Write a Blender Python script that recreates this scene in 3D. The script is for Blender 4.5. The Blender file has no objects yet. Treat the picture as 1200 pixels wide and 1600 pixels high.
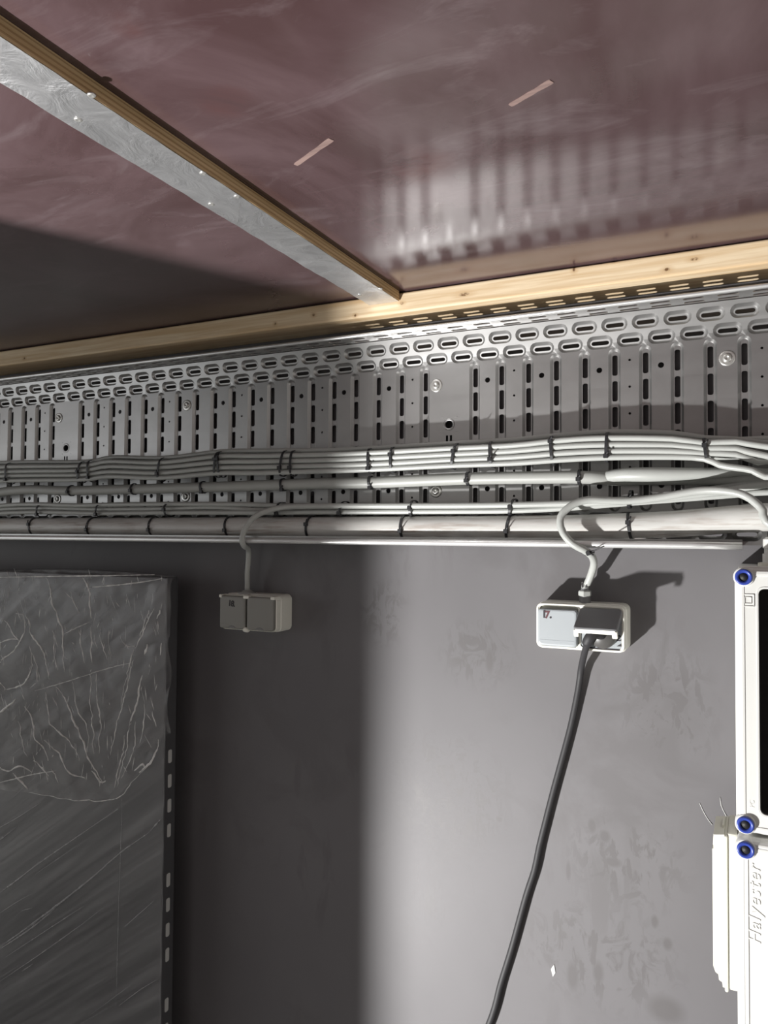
import bpy, bmesh, math, random
from mathutils import Vector, Matrix
from mathutils.geometry import delaunay_2d_cdt
random.seed(7)
SC = bpy.context.scene
COL = SC.collection
R = math.radians
# ------------------------------------------------------------------ camera
cam = bpy.data.objects.new('camera', bpy.data.cameras.new('camera'))
COL.objects.link(cam)
cam.data.sensor_fit = 'HORIZONTAL'; cam.data.sensor_width = 36.0
cam.data.lens = 36.0 * 1186.43 / 1200.0
cam.data.clip_start = 0.02
_y, _p, _r = R(25.895), R(1.6577), R(.3452)
fw = Vector((-math.sin(_y)*math.cos(_p), math.cos(_y)*math.cos(_p), math.sin(_p)))
rt = Vector((math.cos(_y), math.sin(_y), 0)); up = rt.cross(fw)
r2 = rt*math.cos(_r) + up*math.sin(_r); u2 = up*math.cos(_r) - rt*math.sin(_r)
cam.matrix_world = Matrix(((r2.x, u2.x, -fw.x, 0), (r2.y, u2.y, -fw.y, 0), (r2.z, u2.z, -fw.z, 1.55), (0, 0, 0, 1)))
SC.camera = cam
# ------------------------------------------------------------------ light
SC.view_settings.view_transform = 'Standard'
SC.view_settings.look = 'None'
SC.view_settings.exposure = 0.0
SC.view_settings.gamma = 1.0
SC.view_settings.use_curve_mapping = False
world = bpy.data.worlds.new('room_glow'); SC.world = world; world.use_nodes = True
world.node_tree.nodes['Background'].inputs[0].default_value = (1.0, .985, .93, 1)
world.node_tree.nodes['Background'].inputs[1].default_value = .50
def lamp(name, kind, loc, target, power, size, color, size_y=None):
    d = bpy.data.lights.new(name, kind); o = bpy.data.objects.new(name, d); COL.objects.link(o)
    o.location = loc; d.energy = power; d.color = color
    if kind == 'AREA':
        d.size = size
        if size_y: d.shape = 'RECTANGLE'; d.size_y = size_y
        else: d.shape = 'DISK'
    o.rotation_euler = (Vector(target) - Vector(loc)).to_track_quat('-Z', 'Y').to_euler()
    return o
lamp('work_light', 'AREA', (-1.45, -.45, .2), (.90, 1.2, 1.55), 120, .085, (1, .99, .975))  # lamp out of frame, assumed from the cast shadows and the wall sheen
lamp('doorway_daylight', 'AREA', (-2.62, -.25, 1.52), (0, -.05, 1.56), 3.5, 1.3, (.90, .95, 1), .8)  # unseen area light added to brighten the tray's left; its source is assumed
# ------------------------------------------------------------------ materials
class Mat:
    def __init__(s, name, base=(.5,.5,.5), rough=.5, metal=0.0, spec=.5):
        s.m = bpy.data.materials.new(name); s.m.use_nodes = True
        s.nt = s.m.node_tree; s.b = s.nt.nodes['Principled BSDF']; s.out = s.nt.nodes['Material Output']
        s.set('Base Color', (*base, 1)); s.set('Roughness', rough); s.set('Metallic', metal); s.set('Specular IOR Level', spec)
    def put(s, sock, v):
        if hasattr(v, 'is_linked') or isinstance(v, bpy.types.NodeSocket): s.nt.links.new(v, sock)
        else: sock.default_value = v
    def set(s, k, v): s.put(s.b.inputs[k], v)
    def node(s, t, **kw):
        n = s.nt.nodes.new(t)
        for k, v in kw.items(): setattr(n, k, v)
        return n
    def co(s, scale=(1,1,1), rot=(0,0,0), loc=(0,0,0)):
        g = s.node('ShaderNodeNewGeometry'); mp = s.node('ShaderNodeMapping')
        s.nt.links.new(g.outputs['Position'], mp.inputs[0])
        mp.inputs['Scale'].default_value = scale; mp.inputs['Rotation'].default_value = rot; mp.inputs['Location'].default_value = loc
        return mp.outputs[0]
    def noise(s, vec, scale=5, detail=4, rough=.5, dist=0):
        n = s.node('ShaderNodeTexNoise'); s.put(n.inputs['Vector'], vec)
        n.inputs['Scale'].default_value = scale; n.inputs['Detail'].default_value = detail
        n.inputs['Roughness'].default_value = rough; n.inputs['Distortion'].default_value = dist
        return n.outputs['Fac']
    def wave(s, vec, scale=5, dist=2, detail=2, axis='Z'):
        n = s.node('ShaderNodeTexWave', bands_direction=axis); s.put(n.inputs['Vector'], vec)
        n.inputs['Scale'].default_value = scale; n.inputs['Distortion'].default_value = dist; n.inputs['Detail'].default_value = detail
        return n.outputs['Fac']
    def ramp(s, f, stops):
        n = s.node('ShaderNodeValToRGB'); s.put(n.inputs[0], f); e = n.color_ramp.elements
        while len(e) < len(stops): e.new(.5)
        for q, (p, c) in zip(e, stops):
            q.position = p; q.color = (c, c, c, 1) if isinstance(c, (int, float)) else (*c, 1)
        return n.outputs[0]
    def math(s, op, a, b=0.0):
        n = s.node('ShaderNodeMath', operation=op); s.put(n.inputs[0], a); s.put(n.inputs[1], b); return n.outputs[0]
    def mix(s, f, a, b, blend='MIX'):
        n = s.node('ShaderNodeMix', data_type='RGBA', blend_type=blend)
        s.put(n.inputs[0], f)
        for k, v in ((6, a), (7, b)):
            if isinstance(v, tuple) and len(v) == 3: v = (*v, 1)
            s.put(n.inputs[k], v)
        return n.outputs[2]
    def bump(s, h, strength=.2, dist=.002):
        n = s.node('ShaderNodeBump'); s.put(n.inputs['Height'], h); n.inputs['Strength'].default_value = strength; n.inputs['Distance'].default_value = dist
        s.set('Normal', n.outputs[0]); return n
    def blobs(s, spots):                       # sum of soft elliptical spots (x, z, rx, rz) on a wall-parallel face
        acc = None
        g = s.node('ShaderNodeNewGeometry')
        for x, y, z, rx, ry, rz in spots:
            a = s.node('ShaderNodeVectorMath', operation='SUBTRACT'); s.nt.links.new(g.outputs['Position'], a.inputs[0]); a.inputs[1].default_value = (x, y, z)
            m = s.node('ShaderNodeVectorMath', operation='DIVIDE'); s.nt.links.new(a.outputs[0], m.inputs[0]); m.inputs[1].default_value = (rx, ry, rz)
            l = s.node('ShaderNodeVectorMath', operation='LENGTH'); s.nt.links.new(m.outputs[0], l.inputs[0])
            f = s.ramp(l.outputs['Value'], [(.45, 1.0), (1.0, 0.0)])
            acc = f if acc is None else s.math('MAXIMUM', acc, f)
        return acc

M = {}
# film-faced plywood of the wall, dark grey with handling marks
k = Mat('wall_film_plywood', rough=.44, spec=.28)
n1 = k.noise(k.co((1,1,1)), 7, 6, .6, .6)
n2 = k.noise(k.co((9,1,2.4)), 2.2, 5, .6, .5)
n3 = k.noise(k.co((1.2,1,1)), 2.3, 3)
st = k.ramp(n1, [(.50, 0.0), (.64, 1.0)])
st2 = k.ramp(n2, [(.57, 0.0), (.66, 1.0)])
reg = k.ramp(n3, [(.44, 0.0), (.56, 1.0)])
stain = k.math('MULTIPLY', k.math('MAXIMUM', st, st2), reg)
fine = k.noise(k.co((60,1,400)), 3, 2)
basec = k.mix(k.ramp(n3, [(.3, 0.0), (.7, 1.0)]), (.122,.117,.121), (.156,.150,.155))
prints = k.blobs([(*v, a, .5, b) for v, a, b in [((-0.4264, 1.2150, 1.0654),.011,.02),((-0.2276, 1.2150, 1.0994),.009,.016),((-0.2083, 1.2150, 1.0861),.011,.013),((-0.1969, 1.2150, 1.0493),.018,.010),((-0.3768, 1.2150, 1.0842),.007,.006),((-0.1180, 1.2150, 0.9445),.009,.012),((-0.1211, 1.2150, 0.8476),.034,.026),((-0.3937, 1.2150, 1.3415),.009,.026),((-0.1359, 1.2150, 0.9732),.007,.012),((-0.2642, 1.2150, 1.0235),.005,.02),((-0.2184, 1.2150, 0.8770),.01,.022),((-0.2575, 1.2150, 0.8622),.012,.03)]])
areas = k.blobs([(*v, a, .5, b) for v, a, b in [((-0.4664, 1.2150, 1.1120),.13,.12),((-0.1799, 1.2150, 1.0594),.11,.10),((-0.2231, 1.2150, 0.9049),.15,.10),((-0.4159, 1.2150, 1.3525),.08,.07),((-0.1191, 1.2150, 1.2885),.09,.12),((-0.5886, 1.2150, 1.4076),.06,.07)]])
n4 = k.noise(k.co((1.25,1,1)), 21, 5, .6, 1.6); n5 = k.noise(k.co((2.6,1,.8)), 26, 4, .55, .4)
smear = k.math('MULTIPLY', areas, k.math('MAXIMUM', k.ramp(n4, [(.50, 0.0), (.60, .85)]), k.ramp(n5, [(.56, 0.0), (.62, .9)])))
stain = k.math('MAXIMUM', k.math('MULTIPLY', stain, .6), k.math('MAXIMUM', prints, smear))
basec = k.mix(k.math('MULTIPLY', stain, .42), basec, (.070,.063,.060))
k.set('Base Color', basec)
k.set('Roughness', k.math('ADD', k.math('MULTIPLY', stain, -.06), k.math('ADD', .50, k.math('MULTIPLY', fine, .08))))
k.bump(fine, .05, .001)
M['wall'] = k.m
# glossy brown phenolic ceiling board
k = Mat('ceiling_phenolic_board', rough=.2, spec=.8)
c1 = k.noise(k.co((1,1,1)), 3.2, 6, .62, 1.2)
c2 = k.noise(k.co((3,9,1), (0,0,R(32))), 2.0, 5, .65, .8)
c3 = k.noise(k.co((70,420,1)), 2.4, 2)
cb = k.mix(k.ramp(c1, [(.36, 0.0), (.62, 1.0)]), (.060,.034,.035), (.098,.063,.067))
cb = k.mix(k.math('MULTIPLY', k.ramp(c2, [(.54, 0.0), (.74, 1.0)]), .42), cb, (.165,.130,.137))
rust = k.blobs([(*(-0.4440, 0.5650, 1.9545),.035,.03,.5),(*(-0.4446, 0.4437, 1.9545),.02,.02,.5),(*(-0.3367, 0.7528, 1.9545),.06,.05,.5)])
cb = k.mix(k.math('MULTIPLY', k.math('MULTIPLY', rust, k.ramp(c1, [(.42, 0.0), (.58, 1.0)])), .6), cb, (.075,.026,.022))
k.set('Base Color', cb)
dusty = k.blobs([(-1.15, .85, 1.9545, .75, .75, .5)])
k.set('Roughness', k.math('ADD', k.math('ADD', .065, k.math('MULTIPLY', dusty, .22)), k.math('ADD', k.math('MULTIPLY', c1, .07), k.math('MULTIPLY', c2, .06))))
k.bump(c3, .035, .001)
M['ceiling'] = k.m
# concrete-grey floor
k = Mat('floor_grey', rough=.7); k.set('Base Color', k.ramp(k.noise(k.co(), 6, 5), [(.3, (.14,.135,.13)), (.7, (.2,.195,.19))])); M['floor'] = k.m
k = Mat('partition_board', (.30,.27,.25), .5); k.set('Base Color', k.mix(k.noise(k.co(), 4, 4), (.27,.245,.225), (.33,.30,.275))); M['partition'] = k.m
k = Mat('room_dark_plywood', (.10,.09,.085), .5); k.set('Base Color', k.mix(k.noise(k.co(), 5, 4), (.085,.077,.072), (.115,.103,.098))); M['room'] = k.m
k = Mat('room_pale_board', (.5,.49,.47), .6); k.set('Base Color', k.mix(k.noise(k.co(), 4, 4), (.46,.45,.43), (.54,.53,.51))); M['room_pale'] = k.m
# pine along X
def pine(name, axis, knots, light=(.76,.62,.43), dark=(.60,.43,.25)):
    k = Mat(name, rough=.55, spec=.3)
    sc = (1.3, 30, 30) if axis == 'x' else (30, 1.3, 30)
    g = k.noise(k.co(sc), 3.5, 4, .55, .5)
    g2 = k.noise(k.co(tuple(v*2.2 for v in sc)), 5, 3)
    c = k.mix(k.ramp(g, [(.38, 0.0), (.66, 1.0)]), light, dark)
    c = k.mix(k.math('MULTIPLY', k.ramp(g2, [(.55, 0.0), (.7, 1.0)]), .35), c, dark)
    if knots:
        halo = k.blobs([(x, y, z, a*2.6, .5, b*2.2) for (x, y, z), a, b in knots])
        c = k.mix(k.math('MULTIPLY', halo, .35), c, (.46,.27,.11))
        core = k.math('MULTIPLY', k.blobs([(x, y, z, a, .5, b) for (x, y, z), a, b in knots]), k.ramp(k.noise(k.co(), 320, 2), [(.38, 0.25), (.55, 1.0)]))
        c = k.mix(core, c, (.17,.09,.04))
    k.set('Base Color', c); k.bump(g2, .15, .001)
    return k.m
KN = [((-0.4133, 1.1400, 1.9345),.010,.0035),((-0.2384, 1.1400, 1.9490),.0030,.0050),((-0.1073, 1.1400, 1.9295),.0050,.0032),((-0.6938, 1.1400, 1.9355),.0035,.0035),((-0.7746, 1.1400, 1.9290),.003,.003),((-0.1797, 1.1400, 1.9526),.006,.002),((-0.0708, 1.1400, 1.9387),.006,.003),((-0.5226, 1.1400, 1.9340),.004,.003),((-0.6106, 1.1400, 1.9243),.003,.003),((-1.4299, 1.1400, 1.9290),.004,.003)]
M['pine'] = pine('pine_board', 'x', KN)
M['ply_light'] = pine('plywood_light_layer', 'y', None, (.68,.50,.29), (.52,.36,.19))
M['ply_dark'] = pine('plywood_dark_layer', 'y', None, (.50,.34,.18), (.36,.23,.11))
# metals
def metal(name, base, rough, var=.1, stretch=(2,2,30), met=.72):
    k = Mat(name, base, rough, met)
    n = k.noise(k.co(stretch), 4, 4); n2 = k.noise(k.co(), 9, 5, .6, .8)
    k.set('Roughness', k.math('ADD', rough - var/2, k.math('MULTIPLY', n, var)))
    k.set('Base Color', k.mix(k.ramp(n2, [(.3, 0.0), (.7, 1.0)]), tuple(v*.86 for v in base), base))
    k.bump(n, .03, .001)
    return k.m
M['zinc'] = metal('galvanised_sheet', (.46,.455,.45), .39, .10, met=.89)
M['zinc_edge'] = metal('galvanised_edge', (.80,.80,.79), .33, .08, (30,2,2), .6)
M['steel'] = metal('zinc_plated_screw', (.66,.65,.62), .28)
k = Mat('aluminium_foil_strip', (.66,.66,.67), .3, .82)
a1 = k.noise(k.co((1,1,1)), 22, 5, .6, 1.5); a2 = k.noise(k.co(), 8, 4)
k.set('Roughness', k.ramp(a2, [(.3, .24), (.7, .46)])); k.set('Base Color', k.mix(a1, (.46,.46,.47), (.86,.86,.87)))
k.bump(a1, .6, .006)
M['foil'] = k.m
# plastics
def plastic(name, base, rough=.4, var=.06):
    k = Mat(name, base, rough)
    n = k.noise(k.co(), 30, 4)
    k.set('Base Color', k.mix(n, tuple(v*(1-var) for v in base), tuple(min(1, v*(1+var)) for v in base)))
    return k.m
M['cable'] = plastic('grey_pvc_sheath', (.40,.41,.39), .36)
M['cable_dark'] = plastic('grey_pvc_sheath_dusty', (.36,.365,.345), .45)
k = Mat('pale_rigid_conduit', (.5,.5,.48), .34)
n = k.noise(k.co((3,30,60)), 4, 5, .65); n2 = k.noise(k.co((2,8,8)), 5, 4)
k.set('Base Color', k.mix(k.ramp(n, [(.46, 0.0), (.60, 1.0)]), (.54,.535,.51), k.mix(k.ramp(n2, [(.38, 0.0), (.62, 1.0)]), (.33,.285,.25), (.62,.61,.59))))
M['conduit'] = k.m
M['tie'] = plastic('black_nylon', (.022,.022,.024), .4)
M['cord'] = plastic('black_rubber_cord', (.024,.023,.025), .62)
M['plug_grey'] = plastic('dark_grey_plug_rubber', (.085,.082,.078), .42)
M['cream'] = plastic('cream_box_plastic', (.82,.81,.73), .4, .03)
M['white'] = plastic('white_polycarbonate', (.63,.63,.605), .35, .02)
M['ivory'] = plastic('ivory_box_plastic', (.66,.65,.565), .45, .03)
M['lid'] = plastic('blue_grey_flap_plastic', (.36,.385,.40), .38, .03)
M['lid_brown'] = plastic('grey_flap_plastic', (.235,.23,.21), .42, .03)  # left socket's flaps: same plastic as lid, shade put into the colour
M['grey'] = plastic('mid_grey_plastic', (.25,.25,.24), .45)
M['dark'] = plastic('dark_grey_rubber', (.06,.06,.062), .5)
M['black'] = plastic('black_interior', (.012,.012,.012), .6)
M['ink'] = plastic('black_marker_ink', (.03,.025,.03), .6)
M['ink_red'] = plastic('dark_red_marker_ink', (.10,.03,.035), .6)
M['blue'] = plastic('blue_screw_plastic', (.03,.055,.30), .3)
M['panel'] = plastic('dark_grey_coated_panel', (.075,.075,.079), .42)
M['slot_pale'] = plastic('pale_edge_strip', (.55,.55,.53), .5)
M['splinter'] = pine('bare_wood_scrape', 'x', None, (.27,.185,.165), (.17,.115,.105))
M['fiber'] = plastic('clear_plastic_wisp', (.75,.75,.75), .25)
def film(name, a0, a1, tint, rough, scale, stretch=(1,1,1), rot=(0,0,0), dist=1.0):
    k = Mat(name, tint, rough, 0, 1.0)
    v = k.co((1,1,1), rot)
    mp = k.node('ShaderNodeMapping'); k.nt.links.new(v, mp.inputs[0]); mp.inputs['Scale'].default_value = stretch
    n = k.noise(mp.outputs[0], scale, 6, .65, dist)
    tr = k.node('ShaderNodeBsdfTransparent'); mx = k.node('ShaderNodeMixShader')
    k.put(mx.inputs[0], k.ramp(n, [(.38, a0), (.72, a1)]))
    k.nt.links.new(tr.outputs[0], mx.inputs[1]); k.nt.links.new(k.b.outputs[0], mx.inputs[2]); k.nt.links.new(mx.outputs[0], k.out.inputs[0])
    k.bump(n, .5, .004)
    return k.m
M['film'] = film('clear_film', .08, .34, (.42,.42,.42), .22, 26)
M['fold'] = film('film_fold', .6, 1.0, (.90,.89,.87), .16, 70)  # folded film, whitened so the crease highlights sit in its colour
M['wrap'] = film('stretch_wrap', .16, .42, (.50,.50,.51), .24, 3.0, (.8, 1, 16), (0, R(35), 0), .2)
M['wrap_fold'] = film('stretch_wrap_crease', .12, .5, (.6,.6,.61), .3, 40)
k = Mat('clear_window_pane', (.05,.045,.05), .06)
tr = k.node('ShaderNodeBsdfTransparent'); tr.inputs[0].default_value = (.45,.43,.45,1)
gl = k.node('ShaderNodeBsdfGlossy'); gl.inputs['Roughness'].default_value = .05
fr = k.node('ShaderNodeFresnel'); fr.inputs[0].default_value = 1.55; mx = k.node('ShaderNodeMixShader')
for a, b in ((fr.outputs[0], mx.inputs[0]), (tr.outputs[0], mx.inputs[1]), (gl.outputs[0], mx.inputs[2]), (mx.outputs[0], k.out.inputs[0])): k.nt.links.new(a, b)
M['pane'] = k.m
# ------------------------------------------------------------------ mesh helpers
class MB:
    def __init__(s): s.v = []; s.f = []; s.mi = []; s.sm = []; s.mats = []
    def mat(s, m):
        if m not in s.mats: s.mats.append(m)
        return s.mats.index(m)
    def add(s, v, f, m, smooth=False):
        o = len(s.v); i = s.mat(m); s.v += [tuple(q) for q in v]
        for q in f: s.f.append([o + j for j in q]); s.mi.append(i); s.sm.append(smooth)
    def box(s, x0, x1, y0, y1, z0, z1, m, bev=0, seg=2):
        bm = bmesh.new(); bmesh.ops.create_cube(bm, size=1)
        for v in bm.verts: v.co = Vector(((x0+x1)/2 + v.co.x*(x1-x0), (y0+y1)/2 + v.co.y*(y1-y0), (z0+z1)/2 + v.co.z*(z1-z0)))
        if bev: bmesh.ops.bevel(bm, geom=bm.edges[:], offset=bev, segments=seg, profile=.5, affect='EDGES')
        s.bm(bm, m, False)
    def bm(s, bm, m, smooth):
        bm.verts.index_update(); s.add([v.co[:] for v in bm.verts], [[v.index for v in f.verts] for f in bm.faces], m, smooth); bm.free()
    def tube(s, pts, r, m, n=10, caps=True, flat=None):
        pts = [Vector(p) for p in pts]; rr = r if isinstance(r, (list, tuple)) else [r]*len(pts)
        t0 = (pts[1]-pts[0]).normalized(); ref = Vector((0,0,1)) if abs(t0.z) < .9 else Vector((0,1,0))
        nx = t0.cross(ref).normalized(); V = []
        for i, p in enumerate(pts):
            t = (pts[min(i+1, len(pts)-1)] - pts[max(i-1, 0)]).normalized()
            nx = (nx - t*nx.dot(t)).normalized(); ny = t.cross(nx)
            for q in range(n):
                a = 2*math.pi*q/n
                d = nx*math.cos(a) + ny*math.sin(a)
                d = d*rr[i]
                if flat: d.y *= flat
                V.append(p + d)
        F = [[i*n+q, i*n+(q+1) % n, (i+1)*n+(q+1) % n, (i+1)*n+q] for i in range(len(pts)-1) for q in range(n)]
        if caps: F += [list(range(n))[::-1], [(len(pts)-1)*n+q for q in range(n)]]
        s.add(V, F, m, True)
    def lathe(s, c, axis, prof, m, n=20, smooth=True, caps=True):
        c = Vector(c); a = Vector(axis).normalized(); ref = Vector((0,0,1)) if abs(a.z) < .9 else Vector((1,0,0))
        u = a.cross(ref).normalized(); w = a.cross(u); V = []
        for h, r in prof:
            for q in range(n): t = 2*math.pi*q/n; V.append(c + a*h + (u*math.cos(t) + w*math.sin(t))*r)
        F = [[i*n+q, i*n+(q+1) % n, (i+1)*n+(q+1) % n, (i+1)*n+q] for i in range(len(prof)-1) for q in range(n)]
        if caps: F += [list(range(n))[::-1], [(len(prof)-1)*n+q for q in range(n)]]
        s.add(V, F, m, smooth)
    def prism(s, loops, m, cap0=True, cap1=True, smooth=False):          # loops: equal-length rings joined in order
        n = len(loops[0]); V = [p for l in loops for p in l]
        F = [[i*n+q, i*n+(q+1) % n, (i+1)*n+(q+1) % n, (i+1)*n+q] for i in range(len(loops)-1) for q in range(n)]
        if cap0: F.append(list(range(n))[::-1])
        if cap1: F.append([(len(loops)-1)*n+q for q in range(n)])
        s.add(V, F, m, smooth)
    def build(s, name, parent=None, **props):
        off = Vector(parent_origin(parent)) if parent else Vector((0,0,0))
        if not parent:
            xs = [v[0] for v in s.v]; ys = [v[1] for v in s.v]; zs = [v[2] for v in s.v]
            off = Vector(((min(xs)+max(xs))/2, (min(ys)+max(ys))/2, min(zs)))
        me = bpy.data.meshes.new(name); me.from_pydata([tuple(Vector(v) - off) for v in s.v], [], s.f)
        for m in s.mats: me.materials.append(m)
        me.polygons.foreach_set('material_index', s.mi); me.polygons.foreach_set('use_smooth', s.sm); me.update()
        bm = bmesh.new(); bm.from_mesh(me); bmesh.ops.recalc_face_normals(bm, faces=bm.faces[:]); bm.to_mesh(me); bm.free()
        o = bpy.data.objects.new(name, me); COL.objects.link(o)
        if parent: o.parent = parent
        else: o.location = off
        for q, v in props.items(): o[q] = v
        return o
def parent_origin(p):
    v = Vector((0,0,0))
    while p: v += Vector(p.location); p = p.parent
    return v
def thing(name, loc, label, category, group=None):
    o = bpy.data.objects.new(name, None); COL.objects.link(o); o.location = loc; o.empty_display_size = .05
    o['label'] = label; o['category'] = category
    if group: o['group'] = group
    return o
def spline(pts, step=.012):
    pts = [Vector(p) for p in pts]; P = [pts[0]*2 - pts[1]] + pts + [pts[-1]*2 - pts[-2]]; out = []
    for i in range(1, len(P)-2):
        a, b, c, d = P[i-1:i+3]; n = max(2, int((c-b).length/step))
        for q in range(n):
            t = q/n
            out.append(.5*((2*b) + (c-a)*t + (2*a-5*b+4*c-d)*t*t + (3*b-a-3*c+d)*t**3))
    return out + [pts[-1]]
def rrect(cx, cz, hx, hz, r, n=4):
    out = []
    for sx, sz, a0 in ((1,1,0), (-1,1,90), (-1,-1,180), (1,-1,270)):
        for i in range(n+1):
            a = R(a0 + 90*i/n); out.append((cx + sx*(hx-r) + r*math.cos(a), cz + sz*(hz-r) + r*math.sin(a)))
    return out
def stadium(cx, cz, half, r, vert, n=7):
    out = []
    for s_, a0 in ((1, -90), (-1, 90)):
        for i in range(n+1):
            a = R(a0 + 180*i/n); x, z = s_*half + r*math.cos(a), r*math.sin(a)
            out.append((cx + (-z if vert else x), cz + (x if vert else z)))
    return out
def fill_holes(outer, holes):                                              # flat face with holes -> 2-D verts, faces
    V = []; E_ = []
    for l in [outer] + holes:
        o = len(V); V += [Vector(p) for p in l]; E_ += [(o+i, o+(i+1) % len(l)) for i in range(len(l))]
    r = delaunay_2d_cdt(V, E_, [], 0, 1e-7)
    return r[0], r[2]
def cdt_with_holes(outer, holes):
    V, F = fill_holes(outer, holes)
    def inside(p, l):
        c = False; j = len(l)-1
        for i in range(len(l)):
            if (l[i][1] > p[1]) != (l[j][1] > p[1]) and p[0] < (l[j][0]-l[i][0])*(p[1]-l[i][1])/(l[j][1]-l[i][1]) + l[i][0]: c = not c
            j = i
        return c
    bins = {}
    for h in holes:
        b = (min(p[0] for p in h), max(p[0] for p in h), min(p[1] for p in h), max(p[1] for p in h), h)
        for i in range(int(b[0]/.05)-1, int(b[1]/.05)+2): bins.setdefault(i, []).append(b)
    out = []
    for f in F:
        c = (sum(V[i][0] for i in f)/len(f), sum(V[i][1] for i in f)/len(f))
        if any(b[0] < c[0] < b[1] and b[2] < c[1] < b[3] and inside(c, b[4]) for b in bins.get(int(c[0]/.05), ())): continue
        out.append(f)
    return V, out
def circle(cx, cz, r, n=14): return [(cx + r*math.cos(2*math.pi*i/n), cz + r*math.sin(2*math.pi*i/n)) for i in range(n)]
def text_mesh(body, size, mat, depth, matrix, name, parent, spacing=1.0, shear=0.0, bold=0.0):
    c = bpy.data.curves.new(name, 'FONT'); c.body = body; c.size = size; c.extrude = depth; c.align_x = 'LEFT'; c.space_character = spacing; c.shear = shear
    c.resolution_u = 4; c.offset = bold
    t = bpy.data.objects.new(name + '_source', c); COL.objects.link(t)
    bpy.context.view_layer.update()
    me = bpy.data.meshes.new_from_object(t.evaluated_get(bpy.context.evaluated_depsgraph_get()))
    bpy.data.objects.remove(t); bpy.data.curves.remove(c)
    me.transform(Matrix.Translation(-parent_origin(parent)) @ matrix); me.materials.clear(); me.materials.append(mat); me.name = name
    o = bpy.data.objects.new(name, me); COL.objects.link(o); o.parent = parent
    return o
FACE = lambda x, y, z, s=1: Matrix.Translation((x, y, z)) @ Matrix.Rotation(R(90), 4, 'X')     # text standing on a wall-parallel face
# ------------------------------------------------------------------ the room
WY = 1.215
CZ = 1.9545
def structure(name, bx, m):
    b = MB(); b.box(*bx, m); o = b.build(name); o['kind'] = 'structure'; return o
wall_back = structure('wall_back', (-2.7, 1.6, WY, WY+.03, 0, 2.0), M['wall'])
ceiling = structure('ceiling', (-2.7, 1.6, -1.7, WY, CZ, CZ+.03), M['ceiling'])
floor = structure('floor', (-2.7, 1.6, -1.7, WY+.03, -.04, 0), M['floor'])
wall_right = structure('wall_right', (1.6, 1.63, -1.73, WY+.03, 0, 2.0), M['room_pale'])
wall_front = structure('wall_front', (-.75, 1.6, -1.73, -1.70, 0, 2.0), M['room'])
shadow_blocker = structure('wall_left', (-1.55, -1.090, .24, .28, 0, CZ), M['partition'])  # unseen board added out of frame to cast the wall and ceiling shadow
# bare wood scrapes in the ceiling face
for a, b_ in (((-0.4482, 0.6960, 1.9540), (-0.3856, 0.6657, 1.9540)), ((-0.2026, 0.6840, 1.9540), (-0.1581, 0.6625, 1.9540))):
    a, b_ = Vector(a), Vector(b_); d = (b_-a).normalized(); s_ = Vector((-d.y, d.x, 0)); L = (b_-a).length
    mb = MB(); ring = []
    for t, w in ((0, .0022), (.05, .0030), (.3, .0027), (.5, .0031), (.64, .0026), (.8, .0034), (.95, .0036), (1, .0030)): ring.append((a + d*L*t, w))
    pl = [p + s_*w for p, w in ring] + [p - s_*w for p, w in reversed(ring)]
    mb.prism([[(p.x, p.y, CZ) for p in pl], [(p.x, p.y, CZ-.0007) for p in pl]], M['splinter'])
    mb.build('scrape', ceiling, label='pale bare wood scrape in the brown board')
# tiny paint chip on the wall
mb = MB(); c = (-0.2875, 1.2148, 0.8646)
pl = [(c[0]-.004, c[2]), (c[0]-.001, c[2]-.011), (c[0]+.003, c[2]-.004), (c[0]+.001, c[2]+.008), (c[0]-.002, c[2]+.004)]
mb.prism([[(x, WY, z) for x, z in pl], [(x, WY-.0012, z) for x, z in pl]], M['slot_pale']); mb.build('paint_chip', wall_back, label='small pale chip of damage')
# pine board under the ceiling, along the wall
T0, T1 = 1.9195, CZ-.0018
mb = MB(); mb.box(-2.7, 1.6, 1.14, WY, T0, T1, M['pine'], .0035, 3)
pine_o = mb.build('timber_rail', label='pale pine board running along the wall top just under the brown ceiling', category='timber')
mb = MB()
# ------------------------------------------------------------------ plywood batten with foil strip
BX0, BX1, BY0, BY1, BZ = -.5810, -.5265, -.9, 1.1375, 1.938
bt = thing('ceiling_batten', ((BX0+BX1)/2, .1, BZ), 'plywood batten on the ceiling, its underside covered with an aluminium foil strip', 'batten')
lay = [(.0, .0028, 'ply_light'), (.0028, .0050, 'ply_dark'), (.0050, .0080, 'ply_light'), (.0080, .0100, 'ply_dark'), (.0100, .0130, 'ply_light'), (.0130, .0146, 'ply_dark'), (.0146, .0160, 'ply_light')]
for a, b_, m in lay:
    mb = MB(); i = 0 if m == 'ply_light' else .0004; mb.box(BX0+i, BX1-i, BY0, BY1, BZ+a, BZ+b_, M[m]); mb.build('ply_layer', bt)
mb = MB(); n = 150; V = []                                            # hand-rubbed foil, edges wandering a little
rnd = random.Random(3); el = er = 0
for i in range(n+1):
    y = BY0 + (BY1-.0005-BY0)*i/n
    el += (rnd.uniform(-1,1)*.0009 - el*.25); er += (rnd.uniform(-1,1)*.0003 - er*.3)
    for j in range(9):
        t = j/8; x = (BX0-.0006+el)*(1-t) + (BX1+er-.0004)*t
        V.append((x, y, BZ-.0006 - abs(rnd.gauss(0, .00022))))
F = [[i*9+j, i*9+j+1, (i+1)*9+j+1, (i+1)*9+j] for i in range(n) for j in range(8)]
mb.add(V, F, M['foil'], True)
mb.build('foil_strip', bt)
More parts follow.
